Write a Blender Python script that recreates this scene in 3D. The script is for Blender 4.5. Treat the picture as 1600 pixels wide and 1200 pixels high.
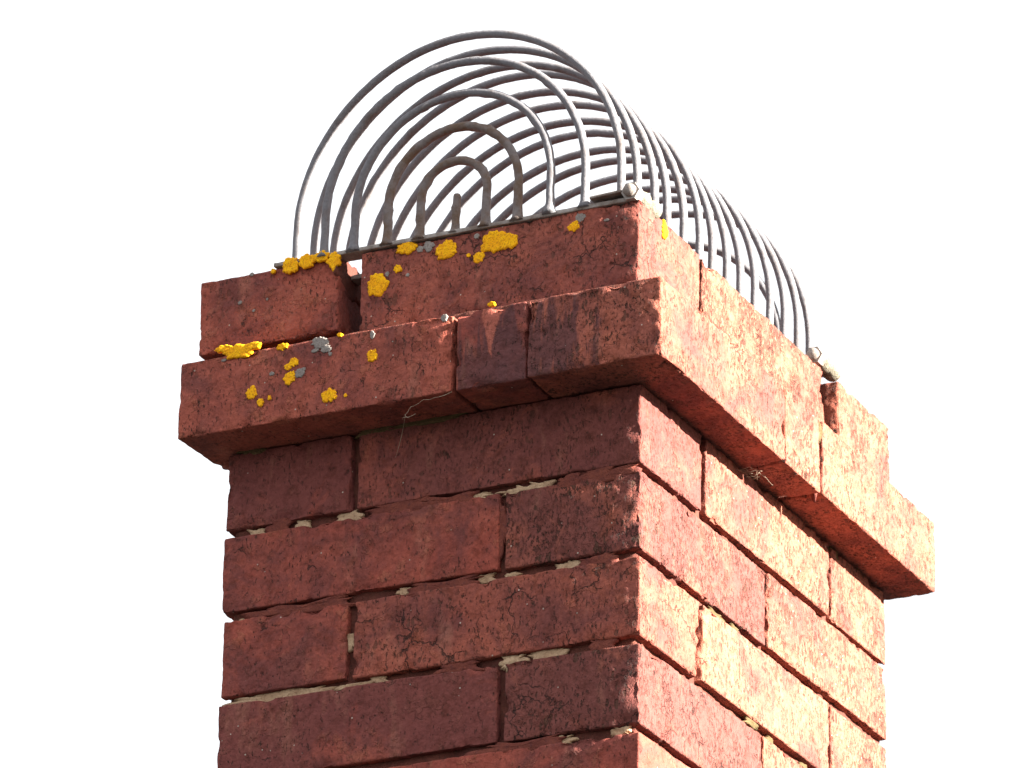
import bpy, math, random
import numpy as np
from mathutils import Matrix, Vector
random.seed(7)
S = bpy.context.scene
for o in list(bpy.data.objects): bpy.data.objects.remove(o)
COL = S.collection
MM = 0.001

# ------------------------------------------------------------------ camera
cam_d = bpy.data.cameras.new("camera"); cam = bpy.data.objects.new("camera", cam_d); COL.objects.link(cam)
CAMP = Vector((1376.981, -2961.996, -1393.754)) * MM
RT = (0.89765898, 0.44040444, 0.0158833); UP = (0.15946989, -0.35821827, 0.91991795); FW = (-0.41082564, 0.8232397, 0.39178909)
m = Matrix(((RT[0], UP[0], -FW[0]), (RT[1], UP[1], -FW[1]), (RT[2], UP[2], -FW[2]))).to_4x4()
m.translation = CAMP
cam.matrix_world = m
cam_d.sensor_width = 36; cam_d.lens = 36 * 7915.3 / 1600
cam_d.clip_start = 0.1; cam_d.clip_end = 2000
cam_d.dof.use_dof = True; cam_d.dof.focus_distance = 3.58; cam_d.dof.aperture_fstop = 20
S.camera = cam

# ------------------------------------------------------------------ sky and sun
SUN_EL, SUN_AZ = math.radians(18), math.radians(1.0)      # azimuth measured from +X towards +Y
sd = Vector((math.cos(SUN_EL)*math.cos(SUN_AZ), math.cos(SUN_EL)*math.sin(SUN_AZ), math.sin(SUN_EL)))
W = bpy.data.worlds.new("World"); S.world = W; W.use_nodes = True
nt = W.node_tree; nt.nodes.clear()
def wn(t, **k):
    n = nt.nodes.new(t)
    for a, b in k.items(): setattr(n, a, b)
    return n
out = wn('ShaderNodeOutputWorld'); sky = wn('ShaderNodeTexSky', sky_type='NISHITA', sun_disc=False)
sky.sun_elevation = SUN_EL; sky.sun_rotation = math.pi/2 - SUN_AZ; sky.dust_density = 2.0; sky.air_density = 1.0
b1 = wn('ShaderNodeBackground'); b1.inputs[1].default_value = 0.055
nt.links.new(sky.outputs[0], b1.inputs[0])
# thin bright cloud veil over the whole sky, plain ground tone below the horizon
tc = wn('ShaderNodeTexCoord'); sp = wn('ShaderNodeSeparateXYZ'); nt.links.new(tc.outputs['Generated'], sp.inputs[0])
mr = wn('ShaderNodeMapRange'); mr.inputs[1].default_value = -0.03; mr.inputs[2].default_value = 0.03; nt.links.new(sp.outputs[2], mr.inputs[0])
nz = wn('ShaderNodeTexNoise'); nz.inputs['Scale'].default_value = 2.5; nz.inputs['Detail'].default_value = 4; nt.links.new(tc.outputs['Generated'], nz.inputs['Vector'])
cl = wn('ShaderNodeMapRange'); cl.inputs[3].default_value = 0.18; cl.inputs[4].default_value = 0.215; nt.links.new(nz.outputs[0], cl.inputs[0])
b2 = wn('ShaderNodeBackground'); b2.inputs[0].default_value = (1.0, 1.0, 1.0, 1); nt.links.new(cl.outputs[0], b2.inputs[1])
mx = wn('ShaderNodeMixShader'); mx.inputs[0].default_value = 0.85
nt.links.new(b1.outputs[0], mx.inputs[1]); nt.links.new(b2.outputs[0], mx.inputs[2])
b3 = wn('ShaderNodeBackground'); b3.inputs[0].default_value = (0.9, 0.85, 0.75, 1); b3.inputs[1].default_value = 0.035
mx2 = wn('ShaderNodeMixShader'); nt.links.new(mr.outputs[0], mx2.inputs[0])
nt.links.new(b3.outputs[0], mx2.inputs[1]); nt.links.new(mx.outputs[0], mx2.inputs[2]); nt.links.new(mx2.outputs[0], out.inputs[0])

sl = bpy.data.lights.new("sun", 'SUN'); sl.energy = 5.0; sl.angle = math.radians(0.6); sl.color = (1.0, 0.95, 0.83)
so = bpy.data.objects.new("sun", sl); COL.objects.link(so); so.rotation_euler = sd.to_track_quat('Z', 'Y').to_euler()
so.location = (3, 1, 3)
S.view_settings.view_transform = 'Standard'; S.view_settings.look = 'None'
S.view_settings.exposure = 2.86; S.view_settings.gamma = 1; S.view_settings.use_curve_mapping = False
S.render.engine = 'CYCLES'

# ------------------------------------------------------------------ numpy noise (millimetre coordinates)
def _h(ix, iy, iz, seed):
    n = (ix.astype(np.int64)*374761393 + iy.astype(np.int64)*668265263 + iz.astype(np.int64)*2147483647 + seed*1274126177) & 0xffffffff
    n = ((n ^ (n >> 13)) * 1274126177) & 0xffffffff
    n = ((n ^ (n >> 16)) * 2246822519) & 0xffffffff
    return ((n ^ (n >> 15)) & 0xffffff) / float(0xffffff)
def vnoise(p, seed=0):
    i = np.floor(p).astype(np.int64); f = p - i; f = f*f*(3-2*f)
    r = 0
    for dx in (0, 1):
        wx = f[:, 0] if dx else 1-f[:, 0]
        for dy in (0, 1):
            wy = f[:, 1] if dy else 1-f[:, 1]
            for dz in (0, 1):
                wz = f[:, 2] if dz else 1-f[:, 2]
                r = r + wx*wy*wz*_h(i[:, 0]+dx, i[:, 1]+dy, i[:, 2]+dz, seed)
    return r
def fbm(p, size, seed=0, oct=3):
    r = 0; a = 1; t = 0; q = p/size
    for k in range(oct):
        r = r + a*vnoise(q*(2.03**k)+k*17.3, seed+k*101); t += a; a *= .5
    return r/t            # 0..1, about .5

# ------------------------------------------------------------------ object helpers
WORLD = {}
def link(name, me, parent, origin, mat=None):
    """origin in mm (world). mesh data is relative to the origin."""
    o = bpy.data.objects.new(name, me); COL.objects.link(o)
    if mat is not None and me is not None and not me.materials: me.materials.append(mat)
    og = np.array(origin, float); WORLD[o.name] = og
    if parent is not None:
        o.parent = parent; o.location = Vector((og - WORLD[parent.name])*MM)
    else: o.location = Vector(og*MM)
    return o
def mesh(name, v, f, origin, smooth=True):
    me = bpy.data.meshes.new(name)
    v = (np.asarray(v, float) - np.array(origin, float))*MM
    f = np.asarray(f) if not isinstance(f, list) else f
    if isinstance(f, np.ndarray):
        n = f.shape[0]; k = f.shape[1]
        me.vertices.add(len(v)); me.vertices.foreach_set('co', v.astype(np.float32).ravel())
        me.loops.add(n*k); me.loops.foreach_set('vertex_index', f.astype(np.int32).ravel())
        me.polygons.add(n); me.polygons.foreach_set('loop_start', np.arange(0, n*k, k, dtype=np.int32))
        me.update(calc_edges=True)
    else:
        me.from_pydata([tuple(a) for a in v], [], f); me.update()
    me.polygons.foreach_set('use_smooth', np.full(len(me.polygons), smooth))
    return me
def thing(name, origin, label, cat, group=None):
    o = link(name, None, None, origin); o['label'] = label; o['category'] = cat
    if group: o['group'] = group
    o.empty_display_size = 0.02
    return o

# ------------------------------------------------------------------ materials
class Mat:
    def __init__(s, name):
        s.m = bpy.data.materials.new(name); s.m.use_nodes = True; s.nt = s.m.node_tree
        s.b = s.nt.nodes['Principled BSDF']
    def n(s, t, **k):
        x = s.nt.nodes.new(t)
        for a, b in k.items(): setattr(x, a, b)
        return x
    def l(s, a, b): s.nt.links.new(a, b)
    def pos(s, rnd=True, stretch=(1, 1, 1)):
        g = s.n('ShaderNodeNewGeometry'); v = s.n('ShaderNodeVectorMath', operation='MULTIPLY'); v.inputs[1].default_value = tuple(1000*q for q in stretch)
        s.l(g.outputs['Position'], v.inputs[0]); r = v.outputs[0]
        if rnd:
            oi = s.n('ShaderNodeObjectInfo'); m_ = s.n('ShaderNodeMath', operation='MULTIPLY'); m_.inputs[1].default_value = 3000; s.l(oi.outputs['Random'], m_.inputs[0])
            a = s.n('ShaderNodeVectorMath', operation='ADD'); s.l(r, a.inputs[0]); s.l(m_.outputs[0], a.inputs[1]); r = a.outputs[0]
        return r
    def noise(s, vec, size, detail=4, rough=.55, dist=0):
        x = s.n('ShaderNodeTexNoise'); x.inputs['Scale'].default_value = 1/size; x.inputs['Detail'].default_value = detail
        x.inputs['Roughness'].default_value = rough; x.inputs['Distortion'].default_value = dist; s.l(vec, x.inputs['Vector']); return x.outputs[0]
    def mr(s, v, a, b, c=0., d=1.):
        x = s.n('ShaderNodeMapRange'); x.inputs[1].default_value = a; x.inputs[2].default_value = b; x.inputs[3].default_value = c; x.inputs[4].default_value = d
        s.l(v, x.inputs[0]); return x.outputs[0]
    def math(s, op, a, b=None):
        x = s.n('ShaderNodeMath', operation=op)
        for i, q in enumerate((a, b)):
            if q is None: continue
            if isinstance(q, (int, float)): x.inputs[i].default_value = q
            else: s.l(q, x.inputs[i])
        return x.outputs[0]
    def mix(s, f, a, b, mode='MIX'):
        x = s.n('ShaderNodeMix', data_type='RGBA', blend_type=mode)
        for i, q in ((0, f), (6, a), (7, b)):
            if isinstance(q, (int, float)): x.inputs[i].default_value = q
            elif isinstance(q, tuple): x.inputs[i].default_value = q + (1,) if len(q) == 3 else q
            else: s.l(q, x.inputs[i])
        return x.outputs[2]
    def attr(s, name):
        x = s.n('ShaderNodeAttribute', attribute_type='OBJECT'); x.attribute_name = name; return x.outputs['Fac']
    def bump(s, h, dist, normal=None, strength=1.0):
        x = s.n('ShaderNodeBump'); x.inputs['Distance'].default_value = dist*MM; x.inputs['Strength'].default_value = strength
        s.l(h, x.inputs['Height'])
        if normal is not None: s.l(normal, x.inputs['Normal'])
        return x.outputs[0]

def brick_material():
    k = Mat('red_brick'); P = k.pos(); P0 = k.pos(rnd=False)
    Pv = k.pos(stretch=(1, 1, .45)); Ps = k.pos(stretch=(1, 1, .09))
    big = k.noise(P, 45, 5, .6); med = k.noise(P, 14, 5, .65); fine = k.noise(P, 3.2, 4, .6); grit = k.noise(Pv, 1.9, 3, .6)
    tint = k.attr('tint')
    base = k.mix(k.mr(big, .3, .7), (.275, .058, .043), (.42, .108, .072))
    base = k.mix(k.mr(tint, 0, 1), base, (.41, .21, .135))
    # orange flaked skin with ragged edges
    fl = k.mr(k.math('ADD', med, k.math('MULTIPLY', big, .5)), .83, .87)
    base = k.mix(k.math('MULTIPLY', fl, .75), base, (.40, .120, .075))
    # purple-brown soot
    soot = k.math('ADD', k.noise(P, 60, 6, .7, .6), k.math('MULTIPLY', k.attr('soot'), .36))
    sm = k.mr(soot, .47, .66)
    base = k.mix(k.math('MULTIPLY', sm, .78), base, (.140, .043, .042))
    # dark runs down the face
    st = k.math('ADD', k.noise(Ps, 7, 3, .6), k.math('MULTIPLY', k.attr('streak'), .22))
    sx = k.n('ShaderNodeSeparateXYZ'); k.l(P0, sx.inputs[0]); wob = k.math('MULTIPLY', k.math('SUBTRACT', med, .5), 20)
    st = k.math('ADD', st, k.mr(k.math('ADD', sx.outputs[2], wob), 22, 60, .10, -.12))
    st = k.math('SUBTRACT', st, k.mr(k.math('ADD', sx.outputs[0], wob), -30, 0, 0, .30))
    gn = k.n('ShaderNodeNewGeometry'); sn = k.n('ShaderNodeSeparateXYZ'); k.l(gn.outputs['True Normal'], sn.inputs[0])
    dx = k.math('ABSOLUTE', k.math('ADD', k.math('ADD', sx.outputs[0], 99), k.math('MULTIPLY', wob, .5)))
    drip = k.mr(k.math('SUBTRACT', dx, k.mr(sx.outputs[2], 12, 58, -3, 7)), 0, 1.5)
    front = k.mr(sn.outputs[1], -.8, -.4, 1, 0)
    sm2 = k.math('MULTIPLY', k.math('MULTIPLY', k.math('MULTIPLY', k.mr(st, .55, .64), drip), front), k.mr(k.attr('streak'), .05, .4))
    base = k.mix(k.math('MULTIPLY', sm2, .8), base, (.098, .038, .042))
    dm = k.math('MULTIPLY', k.math('MULTIPLY', k.math('SUBTRACT', 1.0, drip), front), k.mr(k.attr('streak'), .05, .4))
    base = k.mix(k.math('MULTIPLY', dm, .75), base, (.46, .135, .095))
    # pinkish pale bloom
    bl = k.mr(k.noise(k.pos(stretch=(1, 1, .3)), 22, 4, .6), .60, .78)
    base = k.mix(k.math('MULTIPLY', bl, .40), base, (.46, .21, .145))
    # grain tone
    base = k.mix(k.mr(fine, .35, .7, .0, .6), base, k.mix(1.0, base, (.55, .48, .46), 'MULTIPLY'))
    # dark pits
    gt = k.math('MULTIPLY', k.attr('grit'), .095)
    pit = k.mr(k.math('ADD', grit, gt), .62, .69)
    g2 = k.noise(k.pos(stretch=(1, 1, .55)), 3.4, 4, .7)
    pit = k.math('MAXIMUM', pit, k.mr(k.math('ADD', g2, gt), .655, .71))
    pm = k.math('MULTIPLY', pit, k.mr(k.noise(P, 20, 4, .65), .38, .60, .06, 1))
    stn = k.mr(k.noise(P, 11, 5, .75, .4), .50, .68)
    base = k.mix(k.math('MULTIPLY', stn, .7), base, k.mix(1., base, (.50, .40, .30), 'MULTIPLY'))
    base = k.mix(k.math('MULTIPLY', pm, .88), base, (.045, .020, .014))
    # coarse open pores, thick where the brick is sandy
    dw = k.n('ShaderNodeVectorMath', operation='SCALE'); dw.inputs['Scale'].default_value = 3.0
    dn = k.n('ShaderNodeTexNoise'); dn.inputs['Scale'].default_value = 1/2.5; k.l(Pv, dn.inputs['Vector']); k.l(dn.outputs['Color'], dw.inputs[0])
    da = k.n('ShaderNodeVectorMath', operation='ADD'); k.l(Pv, da.inputs[0]); k.l(dw.outputs[0], da.inputs[1])
    pv = k.n('ShaderNodeTexVoronoi'); pv.inputs['Scale'].default_value = 1/3.6; k.l(da.outputs[0], pv.inputs['Vector'])
    pc = k.n('ShaderNodeSeparateColor'); k.l(pv.outputs['Color'], pc.inputs[0])
    lim = k.math('ADD', k.mr(k.noise(P, 24, 4, .7), .42, .62, -.10, .34), k.math('MULTIPLY', k.attr('grit'), .10))
    po = k.math('MULTIPLY', k.mr(k.math('SUBTRACT', k.math('MULTIPLY', lim, pc.outputs[0]), k.math('MULTIPLY', pv.outputs['Distance'], .55)), -.02, .06), k.mr(k.attr('grit'), 0, .6, .25, 1))
    base = k.mix(k.math('MULTIPLY', po, .85), base, (.075, .034, .022))
    # hairline cracks
    vo = k.n('ShaderNodeTexVoronoi', feature='DISTANCE_TO_EDGE'); vo.inputs['Scale'].default_value = 1/26
    wv = k.n('ShaderNodeTexNoise'); wv.inputs['Scale'].default_value = 1/7; wv.inputs['Detail'].default_value = 4; k.l(P, wv.inputs['Vector'])
    ws = k.n('ShaderNodeVectorMath', operation='SCALE'); ws.inputs['Scale'].default_value = 14; k.l(wv.outputs['Color'], ws.inputs[0])
    wa = k.n('ShaderNodeVectorMath', operation='ADD'); k.l(P, wa.inputs[0]); k.l(ws.outputs[0], wa.inputs[1]); k.l(wa.outputs[0], vo.inputs['Vector'])
    cr = k.math('MULTIPLY', k.mr(vo.outputs['Distance'], .006, .020, 1, 0), k.mr(k.math('ADD', k.noise(P, 38, 2), k.math('MULTIPLY', k.attr('crack'), .16)), .64, .70))
    base = k.mix(k.math('MULTIPLY', cr, .8), base, (.04, .018, .015))
    # white mineral specks
    wh = k.n('ShaderNodeTexVoronoi', feature='F1'); wh.inputs['Scale'].default_value = 1/6.5; k.l(P, wh.inputs['Vector'])
    wsx = k.n('ShaderNodeSeparateColor'); k.l(wh.outputs['Color'], wsx.inputs[0])
    wm = k.math('MULTIPLY', k.mr(wh.outputs['Distance'], .07, .11, 1, 0), k.mr(wsx.outputs[0], .86, .88))
    base = k.mix(k.math('MULTIPLY', wm, .8), base, (.5, .44, .38))
    k.l(base, k.b.inputs['Base Color']); k.b.inputs['Roughness'].default_value = .85
    k.b.inputs['Specular IOR Level'].default_value = .25
    h = k.math('SUBTRACT', k.math('ADD', k.math('MULTIPLY', fine, .8), k.math('MULTIPLY', med, 1.0)), k.math('MULTIPLY', pm, .9))
    h = k.math('SUBTRACT', h, k.math('ADD', k.math('MULTIPLY', cr, 1.2), k.math('MULTIPLY', po, .9))); h = k.math('ADD', h, k.math('MULTIPLY', fl, .35))
    k.l(k.bump(h, 1.5), k.b.inputs['Normal'])
    return k.m
def mortar_material(name, c1, c2, c3):
    k = Mat(name); P = k.pos(rnd=False)
    n1 = k.noise(P, 18, 5, .65); n2 = k.noise(P, 3, 5, .7); n3 = k.noise(P, 1.2, 3)
    c = k.mix(k.mr(n1, .35, .65), c1, c2); c = k.mix(k.mr(n2, .5, .7, 0, .8), c, c3)
    k.l(c, k.b.inputs['Base Color']); k.b.inputs['Roughness'].default_value = .95; k.b.inputs['Specular IOR Level'].default_value = .15
    k.l(k.bump(k.math('ADD', n2, k.math('MULTIPLY', n3, .5)), 1.6), k.b.inputs['Normal'])
    return k.m
def metal_material(name, grey, brown, lo, hi):
    k = Mat(name); P = k.pos(rnd=True)
    n1 = k.noise(P, 16, 5, .65); n2 = k.noise(P, 2.2, 4, .6)
    c = k.mix(k.mr(n1, lo, hi), grey, brown)
    c = k.mix(k.mr(n2, .45, .75, 0, .55), c, k.mix(1., c, (.5, .48, .46), 'MULTIPLY'))
    k.l(c, k.b.inputs['Base Color']); k.b.inputs['Roughness'].default_value = .8; k.b.inputs['Specular IOR Level'].default_value = .3
    k.l(k.bump(k.math('ADD', n2, n1), .5), k.b.inputs['Normal'])
    return k.m
def lichen_material(name, a, b, c):
    k = Mat(name); P = k.pos()
    n1 = k.noise(P, 5, 4, .6); n2 = k.noise(P, 1.1, 3, .6)
    col = k.mix(k.mr(n1, .35, .65), a, b); col = k.mix(k.mr(n2, .48, .64, 0, .75), col, c)
    k.l(col, k.b.inputs['Base Color']); k.b.inputs['Roughness'].default_value = .9; k.b.inputs['Specular IOR Level'].default_value = .1
    vo = k.n('ShaderNodeTexVoronoi'); vo.inputs['Scale'].default_value = 1/2.6; k.l(P, vo.inputs['Vector'])
    k.l(k.bump(k.math('SUBTRACT', n2, k.math('MULTIPLY', vo.outputs['Distance'], .5)), .55), k.b.inputs['Normal'])
    return k.m
M_BRICK = brick_material()
M_MORTAR = mortar_material('stained_mortar', (.10, .032, .026), (.16, .055, .040), (.07, .035, .028))
M_PALE = mortar_material('pale_lime_mortar', (.60, .43, .28), (.42, .27, .17), (.24, .13, .08))
M_MOSS = mortar_material('mossy_mortar', (.13, .085, .04), (.08, .06, .028), (.18, .11, .06))
M_FLAKE = mortar_material('red_wash_flake', (.15, .042, .034), (.22, .065, .045), (.10, .035, .035))
M_WIRE = metal_material('galvanised_wire', (.165, .16, .178), (.125, .105, .105), .5, .72)
M_RUSTY = metal_material('stained_wire', (.17, .145, .145), (.13, .085, .062), .40, .58)
M_BAR = metal_material('weathered_bar', (.33, .30, .285), (.17, .13, .11), .42, .62)
M_NUT = mortar_material('chalky_nut', (.24, .22, .175), (.18, .16, .12), (.10, .085, .065))
M_YEL = lichen_material('yellow_lichen', (.92, .50, .010), (.86, .38, .010), (.42, .15, .012))
M_GRY = lichen_material('grey_lichen', (.30, .27, .25), (.22, .20, .19), (.16, .12, .11))
k = Mat('cobweb_silk'); k.b.inputs['Base Color'].default_value = (.34, .27, .20, 1); k.b.inputs['Roughness'].default_value = .7; M_WEB = k.m

# ------------------------------------------------------------------ geometry builders
def lat(a, b, step, r):
    e = [x for x in (0, .45, .95, 1.6, 2.5, 3.6) if x < (b-a)/2-step]
    if step > 5: e = [0, 2.]
    if not e: e = [0, min(.6, (b-a)/5)]
    if e[-1]*2 >= (b-a)*.8: e = [0, (b-a)/5]
    n = max(2, int(round((b-a-2*e[-1])/step)))
    mid = np.linspace(a+e[-1], b-e[-1], n+1)
    return np.concatenate([a+np.array(e[:-1]), mid, (b-np.array(e[:-1]))[::-1]])
def brick_mesh(box, step, seed, rough=1.0, chip=1.0, rad=2.2, amp=1.0):
    x0, x1, y0, y1, z0, z1 = box
    L = [lat(x0, x1, step, rad), lat(y0, y1, step, rad), lat(z0, z1, step, rad)]
    N = [len(q) for q in L]
    quads = []
    def code(i, j, k): return (i*N[1]+j)*N[2]+k
    for ax in range(3):
        u, w = [a for a in range(3) if a != ax]
        iu, iw = np.meshgrid(np.arange(N[u]-1), np.arange(N[w]-1), indexing='ij'); iu = iu.ravel(); iw = iw.ravel()
        for end in (0, 1):
            def cc(du, dw):
                a = [None]*3; a[ax] = np.full(iu.shape, (N[ax]-1)*end); a[u] = iu+du; a[w] = iw+dw
                return code(*a)
            q = np.stack([cc(0, 0), cc(1, 0), cc(1, 1), cc(0, 1)], 1)
            flip = (end == 0) ^ (ax == 1)
            if flip: q = q[:, ::-1]
            quads.append(q)
    q = np.concatenate(quads); un, inv = np.unique(q, return_inverse=True); f = inv.reshape(q.shape)
    i = un//(N[1]*N[2]); j = (un//N[2]) % N[1]; kk = un % N[2]
    p = np.stack([L[0][i], L[1][j], L[2][kk]], 1)
    c = np.array([(x0+x1)/2, (y0+y1)/2, (z0+z1)/2]); h = np.array([x1-x0, y1-y0, z1-z0])/2
    d = p-c
    wp = p + seed*7.77
    r = (rad*(0.2+.85*fbm(wp, 17, seed, 2)))[:, None]
    inner = np.clip(d, -(h-r), h-r); e = d-inner; ln = np.linalg.norm(e, axis=1, keepdims=True); n = e/np.maximum(ln, 1e-6)
    v = inner + r*n
    # nearness to an edge (second smallest distance to a face)
    dist = np.sort(h-np.abs(d), axis=1)[:, 1]
    near = np.clip(1-dist/9, 0, 1)
    disp = (fbm(wp, 40, seed+5, 2)-.5)*1.4*amp + (fbm(wp, 7, seed+9, 3)-.5)*1.0*rough
    pits = np.clip(fbm(wp, 4.5, seed+21, 2)-.62, 0, 1)*5*rough
    chips = np.clip(fbm(wp, 14, seed+31, 3)-.58, 0, 1)*26*chip*near**1.5
    fineedge = (fbm(wp, 3.5, seed+41, 2)-.5)*.9*near*chip
    v = v + n*((disp-pits)[:, None]) - n*(np.clip(chips, 0, 4.5)+np.abs(fineedge))[:, None]
    # slight skew of the whole brick
    rs = np.random.RandomState(seed)
    sk = (rs.rand(3, 3)-.5)*.010; v = v + (d/h)@(sk*0+np.diag([0, 0, 0])) + np.stack([0*d[:, 0], d[:, 2]*sk[0, 1], d[:, 0]*sk[0, 2]*.7+d[:, 1]*sk[1, 2]*.5], 1)
    return v+c, f, c

BR = {}
def brick(key, box, parent, seed, fine=True, tint=0., soot=0., streak=0., crack=0., rough=1., chip=1., rad=2.2, amp=1., rot=None, label=None, grit=None):
    v, f, c = brick_mesh(box, 2.1 if fine else 9, seed, rough, chip, rad, amp)
    me = mesh('brick', v, f, c)
    o = link('brick', me, parent, c, M_BRICK)
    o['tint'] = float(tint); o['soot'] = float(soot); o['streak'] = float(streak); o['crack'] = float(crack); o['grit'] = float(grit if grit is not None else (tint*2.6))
    if rot: o.rotation_euler = rot
    if label: o['label'] = label
    if key: BR[key] = o
    return o

chim = thing('brick_chimney', (-165, 226, -520), 'weathered red brick chimney with a projecting course, seen from below against white sky', 'chimney')

# ---- body courses (mm). W=330, D=452, pitch 64
seed = 11
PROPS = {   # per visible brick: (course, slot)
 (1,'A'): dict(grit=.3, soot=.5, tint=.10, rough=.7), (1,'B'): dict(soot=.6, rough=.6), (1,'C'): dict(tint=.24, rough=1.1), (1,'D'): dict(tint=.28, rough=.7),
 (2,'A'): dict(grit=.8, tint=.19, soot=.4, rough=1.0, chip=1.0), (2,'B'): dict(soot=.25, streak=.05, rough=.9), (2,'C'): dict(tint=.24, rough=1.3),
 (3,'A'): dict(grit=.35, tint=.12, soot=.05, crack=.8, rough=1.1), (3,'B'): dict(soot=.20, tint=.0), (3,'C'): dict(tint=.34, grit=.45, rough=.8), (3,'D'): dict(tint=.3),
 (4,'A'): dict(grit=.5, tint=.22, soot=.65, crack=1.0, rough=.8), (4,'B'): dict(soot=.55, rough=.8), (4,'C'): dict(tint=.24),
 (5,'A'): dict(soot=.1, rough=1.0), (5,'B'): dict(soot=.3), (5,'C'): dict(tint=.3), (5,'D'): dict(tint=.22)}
for c in range(1, 9):
    zt = -64*(c-1) - 2.0 + (1.4 if c == 1 else 0); zb = -64*c + 4.0
    vis = c <= 5
    j = lambda a: random.uniform(-a, a)
    if c % 2:
        a = {1: -223.5, 3: -223, 5: -222}.get(c, -223); r1 = {1: 104.5, 3: 99.5, 5: 103}.get(c, 103); r2 = {1: 338, 3: 334, 5: 337}.get(c, 337)
        L = [('A', (a, 0, 0, r1, zb, zt), vis), ('B', (-330+j(1.2), a-5, 0+j(.8), 214, zb, zt), vis), ('C', (-104, 0+j(.8), r1+6.2, r2, zb, zt), vis),
             ('D', (-215, 0+j(1), r2+6.5, 452+j(3), zb, zt), vis), ('E', (-330, -226, 220, 345, zb, zt), False), ('F', (-330, -221, 351, 452, zb, zt), False)]
    else:
        a = {2: -104.5, 4: -103.5}.get(c, -104); r1 = {2: 216.5, 4: 209}.get(c, 215)
        L = [('A', (a, 0, 0, r1, zb, zt), vis), ('B', (-330+j(2), a-5, 0+j(.8), 102, zb, zt), vis), ('C', (-104, 0+j(.8), r1+5.5, 450+j(3), zb, zt), vis),
             ('D', (-330, -110, 350, 452, zb, zt), False), ('E', (-330, -226, 108, 344, zb, zt), False)]
    for slot, box, fine in L:
        seed += 1
        dz = random.uniform(-.8, .8); box = box[:4]+(box[4]+dz*.6, box[5]+dz*.4)
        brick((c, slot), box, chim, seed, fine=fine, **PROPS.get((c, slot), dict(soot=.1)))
# ---- projecting course, z 0..60
zc0, zc1 = 0.0, 59.5
brick('k1', (-351, -129.5, -39.7, 62, zc0, zc1), chim, 101, soot=.05, rough=.8, rad=2, tint=.06)
brick('k2', (-126.5, -71.5, -38.5, 60, zc0, zc1), chim, 102, soot=.25, streak=.6, rough=.7, label='narrow dark cut brick with an orange run down its face')
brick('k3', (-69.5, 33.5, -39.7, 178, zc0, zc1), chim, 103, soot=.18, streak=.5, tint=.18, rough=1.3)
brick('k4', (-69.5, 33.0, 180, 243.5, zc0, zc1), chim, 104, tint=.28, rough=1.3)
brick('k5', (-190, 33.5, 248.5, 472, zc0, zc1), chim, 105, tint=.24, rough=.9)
brick(None, (-351, -248, 67, 250, zc0, zc1), chim, 106, fine=False)
brick(None, (-351, -196, 256, 472, zc0, zc1), chim, 107, fine=False)
# ---- top course, z 70..130
brick('t1', (-349, -234.5, -20, 150, 72.5, 131.5), chim, 111, soot=.12, rough=.8, rad=3.0, chip=1.2, tint=.05, rot=(math.radians(-.4), math.radians(-.5), math.radians(.6)), label='loose end brick with a gap under and beside it')
brick('t2', (-215, 7, -20, 84, 66, 131.5), chim, 112, tint=.12, soot=.16, rough=.9, rad=2.0, crack=.6)
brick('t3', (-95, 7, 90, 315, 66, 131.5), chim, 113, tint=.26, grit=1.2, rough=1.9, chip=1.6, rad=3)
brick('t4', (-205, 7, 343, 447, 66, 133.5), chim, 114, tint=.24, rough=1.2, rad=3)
brick(None, (-347, -268, 158, 340, 72, 130), chim, 115, fine=False)
brick(None, (-347, -214, 348, 447, 70, 130), chim, 116, fine=False)

# ---- mortar core (ring round the flue) as one part
def ring(outer, inner, z0, z1, step, recess):
    """closed ring wall: outer=(x0,x1,y0,y1) pulled in by recess, noisy outside faces"""
    x0, x1, y0, y1 = outer; x0 += recess; x1 -= recess; y0 += recess; y1 -= recess
    def loop(X0, X1, Y0, Y1, nx, ny):
        p = []
        p += [(X0+(X1-X0)*i/nx, Y0) for i in range(nx)]; p += [(X1, Y0+(Y1-Y0)*i/ny) for i in range(ny)]
        p += [(X1-(X1-X0)*i/nx, Y1) for i in range(nx)]; p += [(X0, Y1-(Y1-Y0)*i/ny) for i in range(ny)]
        return p
    nx = int((x1-x0)/step); ny = int((y1-y0)/step); nz = max(2, int((z1-z0)/step))
    lo = loop(x0, x1, y0, y1, nx, ny); li = loop(*inner, nx, ny); n = len(lo)
    V = [(a, b, z0+(z1-z0)*q/nz) for q in range(nz+1) for a, b in lo]
    F = [(q*n+i, q*n+(i+1) % n, (q+1)*n+(i+1) % n, (q+1)*n+i) for q in range(nz) for i in range(n)]
    V = np.array(V); c = np.array([(x0+x1)/2, (y0+y1)/2, 0])
    dd = (fbm(V, 12, 3, 3)-.5)*5
    nr = np.zeros_like(V); nr[:, 0] = np.where(np.isclose(V[:, 0], x1), 1, np.where(np.isclose(V[:, 0], x0), -1, 0)); nr[:, 1] = np.where(np.isclose(V[:, 1], y1), 1, np.where(np.isclose(V[:, 1], y0), -1, 0))
    V = V + nr*dd[:, None]
    b = len(V)
    V = np.concatenate([V, np.array([(a, q, z0) for a, q in li]), np.array([(a, q, z1) for a, q in li])])
    F += [(b+(i+1) % n, b+i, b+n+i, b+n+(i+1) % n) for i in range(n)]
    F += [(i, b+i, b+(i+1) % n, (i+1) % n) for i in range(n)]
    t = nz*n
    F += [(t+(i+1) % n, b+n+(i+1) % n, b+n+i, t+i) for i in range(n)]
    return V, np.array(F)
flue = (-222, -108, 108, 344)
V1, F1 = ring((-330, 0, 0, 452), flue, -512, -1.5, 4, 6)
V2, F2 = ring((-351, 33.5, -39.7, 472), flue, 4, 63, 4, 9)
V3, F3 = ring((-340, 0, -8, 440), (-222, -108, 108, 344), 61, 69, 4, 14)
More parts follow.
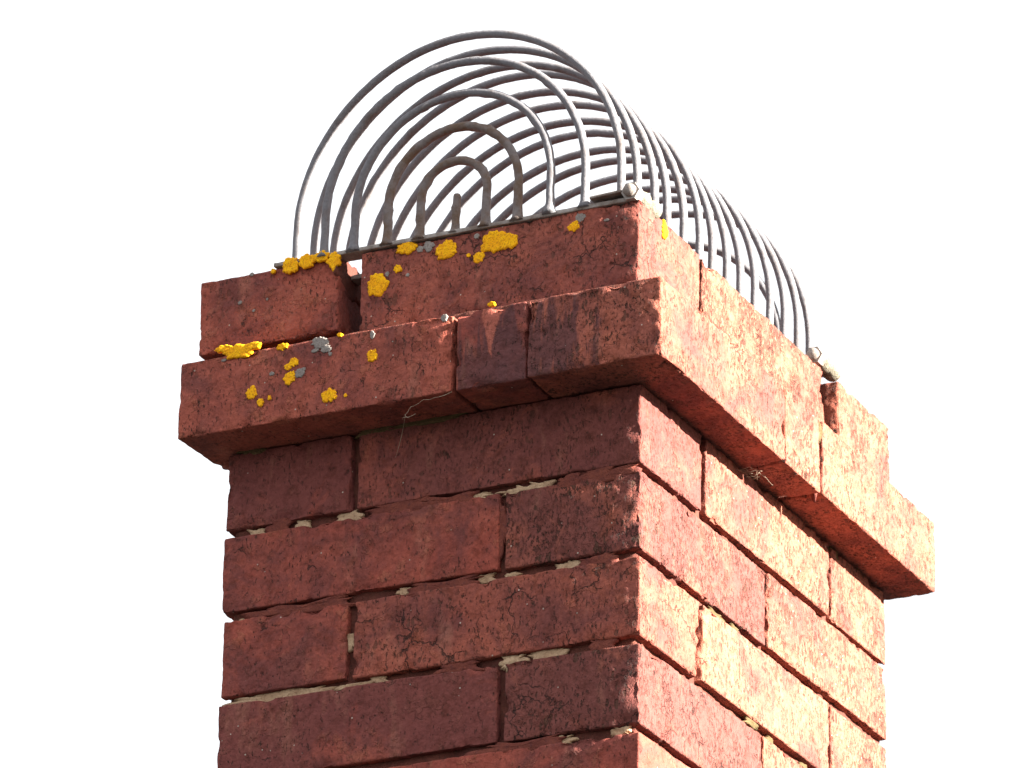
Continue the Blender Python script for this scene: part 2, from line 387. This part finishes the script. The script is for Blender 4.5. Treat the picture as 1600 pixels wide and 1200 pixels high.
V = np.concatenate([V1, V2, V3]); F = np.concatenate([F1, F2+len(V1), F3+len(V1)+len(V2)])
o = link('mortar', mesh('mortar', V, F, (-165, 226, -250)), chim, (-165, 226, -250), M_MORTAR)
o['label'] = 'dark red stained mortar in the joints'

# ---- patches of pointing: lumpy strips lying in the joints
def lump(name, parent, mat, c, u, w, hu, hw, t, sd, n=26, lobes=.35, label=None, ragged=.5, dome=.55, segs=None, sq=1):
    """irregular patch: centre c (mm), axes u,w on the face, half sizes hu,hw, thickness t along u x w; closed body"""
    u = np.array(u, float); w = np.array(w, float); nn = np.cross(u, w); nn /= np.linalg.norm(nn)
    na = segs or max(20, int(n*2.2)); nr_ = 7
    th = np.linspace(0, 2*np.pi, na, endpoint=False)
    q = np.stack([np.cos(th)*2.2, np.sin(th)*2.2, np.full(na, sd*3.7)], 1)
    rr = 1 + (fbm(q, 1.0, sd, 2)-.5)*ragged*1.6 + (fbm(q*2.2, 1.0, sd+3, 1)-.5)*lobes*1.6
    ct, st_ = np.cos(th), np.sin(th)
    if sq != 1: ct = np.sign(ct)*np.abs(ct)**sq; st_ = np.sign(st_)*np.abs(st_)**sq
    V = [np.array(c)+nn*t*.8]; 
    for a in range(1, nr_+1):
        s = a/nr_
        hgt = t*(1-(s**3)*dome) if a < nr_ else t*.15
        ring_ = np.array(c) + np.outer(ct*rr*s*hu, u) + np.outer(st_*rr*s*hw, w) + nn*hgt
        V += list(ring_)
    ringb = np.array(c) + np.outer(ct*rr*.93*hu, u) + np.outer(st_*rr*.93*hw, w) - nn*2.2
    V += list(ringb); V.append(np.array(c)-nn*2.2)
    V = np.array(V)
    nz_ = (fbm(V+sd, 3.4, sd+7, 2)-.5)*t*.8; nz_[-na-1:] = 0
    V = V + nn*nz_[:, None]
    F = [(0, 1+i, 1+(i+1) % na) for i in range(na)]
    for a in range(nr_):
        b = 1+a*na; F += [(b+i, b+na+i, b+na+(i+1) % na, b+(i+1) % na) for i in range(na)]
    b = 1+nr_*na; F += [(b+(i+1) % na, b+i, len(V)-1) for i in range(na)]
    o = link(name, mesh(name, V, F, c), parent, c, mat)
    if label: o['label'] = label
    return o
X, Y, Z = (1, 0, 0), (0, 1, 0), (0, 0, 1)
def fpatch(x0, x1, z, h, mat, sd, y=3.5, slope=0, label=None):
    c = ((x0+x1)/2, y, z); u = np.array([1, 0, slope]); u = u/np.linalg.norm(u)
    return lump('mortar_patch', chim, mat, c, u, Z, (x1-x0)/2, h/2+1.4, 1.8, sd, segs=80, lobes=.34, ragged=.75, dome=.25, label=label, sq=.5)
def rpatch(y0, y1, z, h, mat, sd, x=-3.5, label=None):
    return lump('mortar_patch', chim, mat, (x, (y0+y1)/2, z), Y, Z, (y1-y0)/2, h/2+1, 1.2, sd, segs=80, lobes=.34, ragged=.75, dome=.25, label=label, sq=.5)
PATCH = [(-312,-296,-64.5,5),(-275,-262,-64,5),(-243,-222,-63.5,6),(-100,-78,-66,6),(-88,-70,-64.5,4),(-318,-240,-193.5,7),(-290,-262,-193,6),(-208,-196,-191,5),(-108,-88,-193,7),(-84,-58,-192,5),
         (-66,-44,-128.5,4),(-130,-112,-127.5,4),(-190,-180,-127.5,3.5),(-80,-50,-256,5),(-22,-9,-255,4),(-58,-50,-128,4),(-232,-222,-160,9)]
rs_ = random.Random(5)
for c_ in (1, 2, 3, 4):
    for q in range(3):
        a_ = rs_.uniform(-320, -40); PATCH.append((a_, a_+rs_.uniform(8, 34), -64*c_-.8+rs_.uniform(-.8, .8), rs_.uniform(.6, 2.0)))
for i, (a, b, z, h) in enumerate(PATCH): fpatch(a, b, z, h, M_PALE, 300+i, y=4.6, label='pale cream lime mortar exposed in the joint')
FLK = [(-297,-278,-63.5,9),(-218,-160,-64,7),(-178,-128,-64.5,7),(-112,-104,-90,36),(-54,-8,-65,9),(-40,-18,-192,8),(-160,-122,-192.5,7),(-68,-40,-66,7),(-180,-120,-129,7),(-300,-230,-128.5,7),(-120,-60,-257,7),(-46,-20,-129,7)]
for i, (a, b, z, h) in enumerate(FLK): fpatch(a, b, z, h, M_FLAKE, 340+i, y=2.4, label='dark red painted pointing smeared over the joint')
for i, (a, b, z, h) in enumerate([(-200,-140,-1.5,2.5),(-322,-300,-1.5,2),(-222,-200,-1.5,2.5)]): fpatch(a, b, z, h, M_MOSS, 370+i, y=1.2, label='green mossy mortar under the projecting course')
for i, (a, b, z, h) in enumerate([(120,146,-128.5,3),(160,174,-128,3),(345,362,-4,6),(395,420,-4,6),(184,208,-190,4),(225,236,-193,5),(285,298,-193,3)]): rpatch(a, b, z, h, M_MOSS, 390+i, x=-2.6)
lump('mortar_patch', chim, M_PALE, (-2, 322, 74), Y, Z, 9, 13, 3, 401, segs=48, label='pale mortar lump in the open joint of the top course')
lump('mortar_patch', chim, M_MOSS, (31, 246, 50), Y, Z, 3.5, 8, 2, 402, segs=40)
lump('mortar_patch', chim, M_FLAKE, (28, 246, 25), Y, Z, 3.0, 26, 2, 403, segs=40)

lump('mortar_patch', chim, M_MORTAR, (-234.4, 2, 121), Y, Z, 25, 13, 1.6, 405, segs=48, label='dark patch added as painted shade on the side of the loose end brick')  # not pointing: dark lump added as shade over the sunlit brick side in the gap
# ---- lichen growing on the bricks
def lich(key, x, z, rx, rz, sd, y=None, mat=M_YEL, t=1.7, label=None):
    p = BR[key]; yy = {'k': -39.7, 't': -20.0}[key[0]] if y is None else y
    o = lump('lichen', p, mat, (x, yy-.2, z), X, Z, rx, rz, t, sd, segs=84 if rx > 4 else 36, lobes=.22, ragged=.42, dome=.1)
    o['label'] = label or ('orange yellow crust of lichen on the brick' if mat is M_YEL else 'grey crust of lichen on the brick')
    return o
LICH = [('t1', -272.3, 130.2, 6.6, 6.4, -22.3, 0),
 ('t1', -259.7, 131.4, 7.7, 4.9, -22.3, 0),
 ('t1', -247.5, 132.7, 6.6, 4.4, -22.3, 0),
 ('t1', -237.3, 127.3, 5.6, 7.4, -22.3, 0),
 ('t1', -287.2, 128.3, 2.0, 2.0, -22.3, 0),
 ('t2', -201.0, 102.7, 9.2, 9.4, None, 0),
 ('t2', -176.7, 128.2, 8.7, 4.4, None, 0),
 ('t2', -184.6, 112.9, 3.3, 3.4, None, 0),
 ('t2', -145.4, 119.8, 8.7, 7.9, None, 0),
 ('t2', -107.0, 120.1, 10.2, 8.9, None, 0),
 ('t2', -96.7, 117.7, 7.7, 6.4, None, 0),
 ('t2', -119.5, 109.9, 4.6, 4.4, None, 0),
 ('t2', -127.8, 112.9, 1.8, 1.7, None, 0),
 ('t2', -44.1, 119.8, 4.3, 4.2, None, 0),
 ('k1', -314.1, 65.1, 7.1, 2.7, None, 0),
 ('k1', -302.3, 61.0, 13.3, 5.9, None, 0),
 ('k1', -290.7, 63.5, 6.1, 3.0, None, 0),
 ('k1', -266.8, 58.2, 5.1, 2.7, None, 0),
 ('k1', -256.9, 44.4, 4.1, 3.9, None, 0),
 ('k1', -261.5, 41.7, 3.1, 2.5, None, 0),
 ('k1', -260.1, 32.5, 4.8, 5.4, None, 0),
 ('k1', -290.8, 26.3, 4.1, 4.9, None, 0),
 ('k1', -283.1, 17.5, 2.6, 3.2, None, 0),
 ('k1', -275.8, 19.7, 1.3, 2.0, None, 0),
 ('k1', -226.7, 13.3, 6.1, 5.4, None, 0),
 ('k1', -213.7, 11.0, 1.3, 1.5, None, 0),
 ('k1', -193.4, 38.3, 4.3, 5.2, None, 0),
 ('k1', -219.9, 58.9, 2.0, 1.5, None, 0),
 ('k2', -98.6, 61.5, 3.1, 1.7, None, 0),
 ('k1', -235.9, 55.8, 6.6, 4.4, None, 1),
 ('k1', -230.5, 50.3, 4.1, 3.0, None, 1),
 ('k1', -239.9, 50.5, 3.1, 1.5, None, 1),
 ('k1', -251.9, 35.0, 3.6, 3.4, None, 1),
 ('k1', -248.8, 37.5, 2.0, 1.5, None, 1),
 ('k1', -193.4, 54.7, 2.0, 3.0, None, 1),
 ('t2', -160.1, 126.1, 4.1, 3.9, None, 1),
 ('t2', -166.8, 125.3, 3.1, 2.5, None, 1),
 ('t2', -39.1, 125.9, 4.1, 3.0, None, 1),
 ('t2', -121.4, 126.9, 2.0, 2.0, None, 1),
 ('t2', -176.6, 106.4, 1.5, 1.5, None, 1),
 ('t2', -193.4, 110.5, 1.5, 2.0, None, 1),
 ('k1', -136.1, 57.4, 2.6, 3.0, None, 1),
 ('t2', -18.4, 119.9, 2.6, 1.0, None, 1),
 ('t1', -306.4, 130.3, 1.5, 1.5, None, 1),
 ('t1', -303.6, 100.6, 1.3, 1.2, None, 1),
 ('t1', -315.2, 109.3, 1.8, 1.5, None, 1),
 ('t1', -292.7, 107.8, 1.0, 1.0, None, 1),
 ('k1', -314.8, 56.1, 2.0, 1.2, None, 1),
 ('k1', -227.3, 45.7, 1.5, 1.5, None, 1),
 ('k1', -274.5, 38.5, 2.0, 1.5, None, 1)]
for i, (key, x, z, rx, rz, y, g) in enumerate(LICH):
    lich(key, x, z, rx, rz, 500+i, y=y, mat=M_GRY if g else M_YEL, t=.35 if g else (1.0 if rx > 5 else .7))
lump('lichen', BR['t3'], M_YEL, (7.3, 22, 125), Y, Z, 4.5, 6.5, 1.8, 590, segs=40, label='yellow lichen at the top of the sunlit side')
for i, (yy, zz, a, b) in enumerate([(376, 112, 4, 2.5), (398, 96, 5, 3)]):
    pass

# ------------------------------------------------------------------ bird guard
YF, YR = -12.5, 329.0
XC, R0 = -142.0, 26.3
guard = thing('bird_guard', (XC, 155, 131), 'grey wire bird guard of arched hoops like a half barrel on top of the chimney', 'bird guard')
def tube(path, rad, sd, ns=12, bumpy=.10, weld=0., cap=True, both=1.):
    P = np.array(path, float); n = len(P)
    T = np.gradient(P, axis=0); T /= np.linalg.norm(T, axis=1, keepdims=True)
    ref = np.array([0, 1, 0.]) if abs(T[0, 1]) < .9 else np.array([0, 0, 1.])
    A = np.cross(T, ref); A /= np.linalg.norm(A, axis=1, keepdims=True); B = np.cross(T, A)
    s = np.concatenate([[0], np.cumsum(np.linalg.norm(np.diff(P, axis=0), axis=1))]); Ls = s[-1]
    base = rad*(1+weld*np.exp(-s/3.0)+weld*np.exp(-(Ls-s)/3.0)*both)
    th = np.linspace(0, 2*np.pi, ns, endpoint=False)
    V = (P[:, None, :] + base[:, None, None]*(np.cos(th)[None, :, None]*A[:, None, :] + np.sin(th)[None, :, None]*B[:, None, :])).reshape(-1, 3)
    nr = V-np.repeat(P, ns, axis=0); nr /= np.linalg.norm(nr, axis=1, keepdims=True)
    nz_ = (fbm(V, 5, sd, 2)-.5)*2*bumpy*rad + np.clip(fbm(V, 9, sd+5, 2)-.66, 0, 1)*9*bumpy*rad
    V = V + nr*nz_[:, None]
    F = [(i*ns+k, (i+1)*ns+k, (i+1)*ns+(k+1) % ns, i*ns+(k+1) % ns) for i in range(n-1) for k in range(ns)]
    if cap: F += [tuple(range(ns)), tuple(range((n-1)*ns, n*ns))[::-1]]
    return V, F
def hoop(Rh, yv, sd, mat, z0=161., zb=133., lean=0., wob=.7, dx=0., rad=3.1, bumpy=.08, weld=.5, label=None):
    rs = np.random.RandomState(sd); pts = []
    nl = 10; na = max(24, int(Rh*1.1))
    for i in range(nl): pts.append((-Rh, zb+(z0-zb)*i/nl))
    for i in range(na+1):
        a = math.pi - math.pi*i/na; pts.append((Rh*math.cos(a), z0+Rh*math.sin(a)))
    for i in range(1, nl+1): pts.append((Rh, z0-(z0-zb)*i/nl))
    a = np.array(pts); s = np.linspace(0, 1, len(a)); ph = rs.rand(4)*6.28
    ox = wob*(np.sin(s*5+ph[0])*.8+np.sin(s*13+ph[1])*.35); oy = wob*(np.sin(s*6+ph[2])*.9+np.sin(s*15+ph[3])*.3)
    zf = np.clip((a[:, 1]-zb)/160, 0, 1)
    P = np.stack([XC+dx+a[:, 0]+ox+3.0*zf, yv+oy+lean*zf, a[:, 1]+ox*.4], 1)
    V, F = tube(P, rad, sd, bumpy=bumpy, weld=weld)
    o = link('hoop', mesh('hoop', V, F, (XC, yv, 136)), guard, (XC, yv, 136), mat)
    if label: o['label'] = label
    return o
NH = 14; pitch = (YR-YF)/(NH-1)
jit = [0, .5, 2.0, -1.5, -1, 1.8, -1, 0, .8, -.6, 1.0, .2, -.4, 0]
for i in range(NH):
    hoop(5*R0, YF+i*pitch+jit[i], 700+i, M_WIRE, lean=random.uniform(-1.5, 1.5), dx=random.uniform(-.7, .7), z0=163+random.uniform(-1.2, 1.2), bumpy=.07)
for kx in (1, 2, 3, 4):
    hoop(kx*R0, {4: -19.0, 3: -20.5, 2: -19.5, 1: -18.5}[kx], 740+kx, M_RUSTY if kx < 3 else M_WIRE, z0=164.5, wob=.45, rad=3.1 if kx > 2 else 3.3, bumpy=.14 if kx > 2 else .2, weld=.9)
    hoop(kx*R0, YR+random.uniform(-1, 1), 750+kx, M_WIRE, z0=162.5)
def stick(name, P, rad, mat, sd, ns=12, bumpy=.1, weld=0., parent=guard, label=None):
    V, F = tube(P, rad, sd, ns=ns, bumpy=bumpy, weld=weld, both=-.45); c = P[0]
    o = link(name, mesh(name, V, F, c), parent, c, mat)
    if label: o['label'] = label
    return o
def line(a, b, n=20): return [tuple(np.array(a)+(np.array(b)-np.array(a))*i/n) for i in range(n+1)]
for yv, mt in ((YF, M_RUSTY), (YR, M_WIRE)):
    stick('upright', line((XC+1.5, yv-(5 if yv < 0 else 0), 133), (XC+2.5, yv-(4 if yv < 0 else 0), 165), 24), 2.9, mt, 760, bumpy=.22, weld=.9, label='short upright stub at the centre of the end')
# flat bars
def bar(name, box, sd, mat=M_BAR, parent=guard, label=None, step=3, amp=.25, rad=.8, rot=None):
    v, f, c = brick_mesh(box, step, sd, rough=.35, chip=.05, rad=rad, amp=amp)
    o = link(name, mesh(name, v, f, c), parent, c, mat)
    if label: o['label'] = label
    if rot: o.rotation_euler = rot
    return o
bar('base_bar', (-287, -1, -21.5, -7, 131.8, 135.2), 801, rot=(0, math.radians(.35), 0))
bar('base_bar', (-287, 2, YR-6, YR+7, 134.5, 139), 802)
bar('base_bar', (-13, -4, -8, YR-7, 133, 138), 803)
bar('base_bar', (-278, -268, -8, YR-7, 133, 138), 804)
# second thin strip under the front bar, seen through the open joint
bar('cross_strip', (-262, -196, -2, 10, 120.5, 124), 805, label='lower strip seen through the open joint of the top course')
bar('clamp_plate', (-30, -5, -25, -11, 137.0, 139.0), 806, rot=(0, math.radians(-2), 0), label='thin plate clamped over the front bar')
def bolt(y0, x, z, sd, n=2):
    V, F = tube(line((x, y0, z), (x, y0+10, z), 8), 7.2, sd, ns=6, bumpy=.03)
    hd = link('bolt', mesh('bolt', V, F, (x, y0, z), smooth=False), guard, (x, y0, z), M_BAR)
    V, F = tube(line((x, y0-2.2, z), (x, y0, z), 4), 4.8, sd+1, ns=20, bumpy=.06)
    link('bolt_end', mesh('bolt_end', V, F, (x, y0, z)), hd, (x, y0, z), M_BAR)
    yy = y0+9
    for q in range(n):
        a = np.linspace(0, 1, 14); prof = 7.4*np.sqrt(np.clip(1-(2*a-1)**2*.93, 0, 1))
        P = np.array(line((x+1+q*1.0, yy, z-1-1.2*q), (x+1.6+q, yy+15, z-2.2-1.2*q), 13))
        V, F = tube(P, 1.0, sd+5+q, ns=16, bumpy=.0)
        cc = np.repeat(P, 16, axis=0); V = cc+(V-cc)*np.repeat(prof, 16)[:, None]
        V += (fbm(V, 4, sd+q, 2)[:, None]-.5)*1.2
        link('nut', mesh('nut', V, F, (x, yy, z)), guard, (x, yy, z), M_NUT); yy += 14.5
bolt(-24, 1.5, 137.5, 820)
bolt(305, 2.5, 141.0, 830)

# ------------------------------------------------------------------ cobwebs
def strand(name, pts, rad, parent):
    P = []
    for a, b in zip(pts[:-1], pts[1:]):
        P += [tuple(np.array(a)+(np.array(b)-np.array(a))*t + np.array((0, 0, -.8*math.sin(t*3.14)))) for t in np.linspace(0, 1, 10)[:-1]]
    P.append(pts[-1]); V, F = tube(P, rad, 3, ns=5, bumpy=.6)
    return link(name, mesh(name, V, F, pts[0]), parent, pts[0], M_WEB)
w1 = thing('cobweb', (-165, -20, -3), 'broken cobweb strand hanging under the front of the projecting course', 'cobweb')
strand('strand', [(-128, -40.5, -1), (-142, -40, -3), (-152, -38, -2), (-162, -38, -6), (-167, -37, -11), (-163, -38, -14)], .14, w1)
strand('strand', [(-166, -38, -11), (-178, -20, -18), (-192, -2, -26)], .14, w1)
strand('strand', [(-172, -30, -11), (-168, -38, -13), (-158, -38, -12)], .15, w1)
w2 = thing('cobweb', (8, 150, -6), 'small tuft of cobweb under the sunlit side of the projecting course', 'cobweb')
for i in range(9):
    a = (2, 160+i*3, -5-abs(i-4)*.6); strand('strand', [a, (10+i % 3*2, 166+i*2, -4-i % 4), (14-i % 4*3, 180+i*2.5-(i % 2)*18, -3-i % 3*2)], .08, w2)
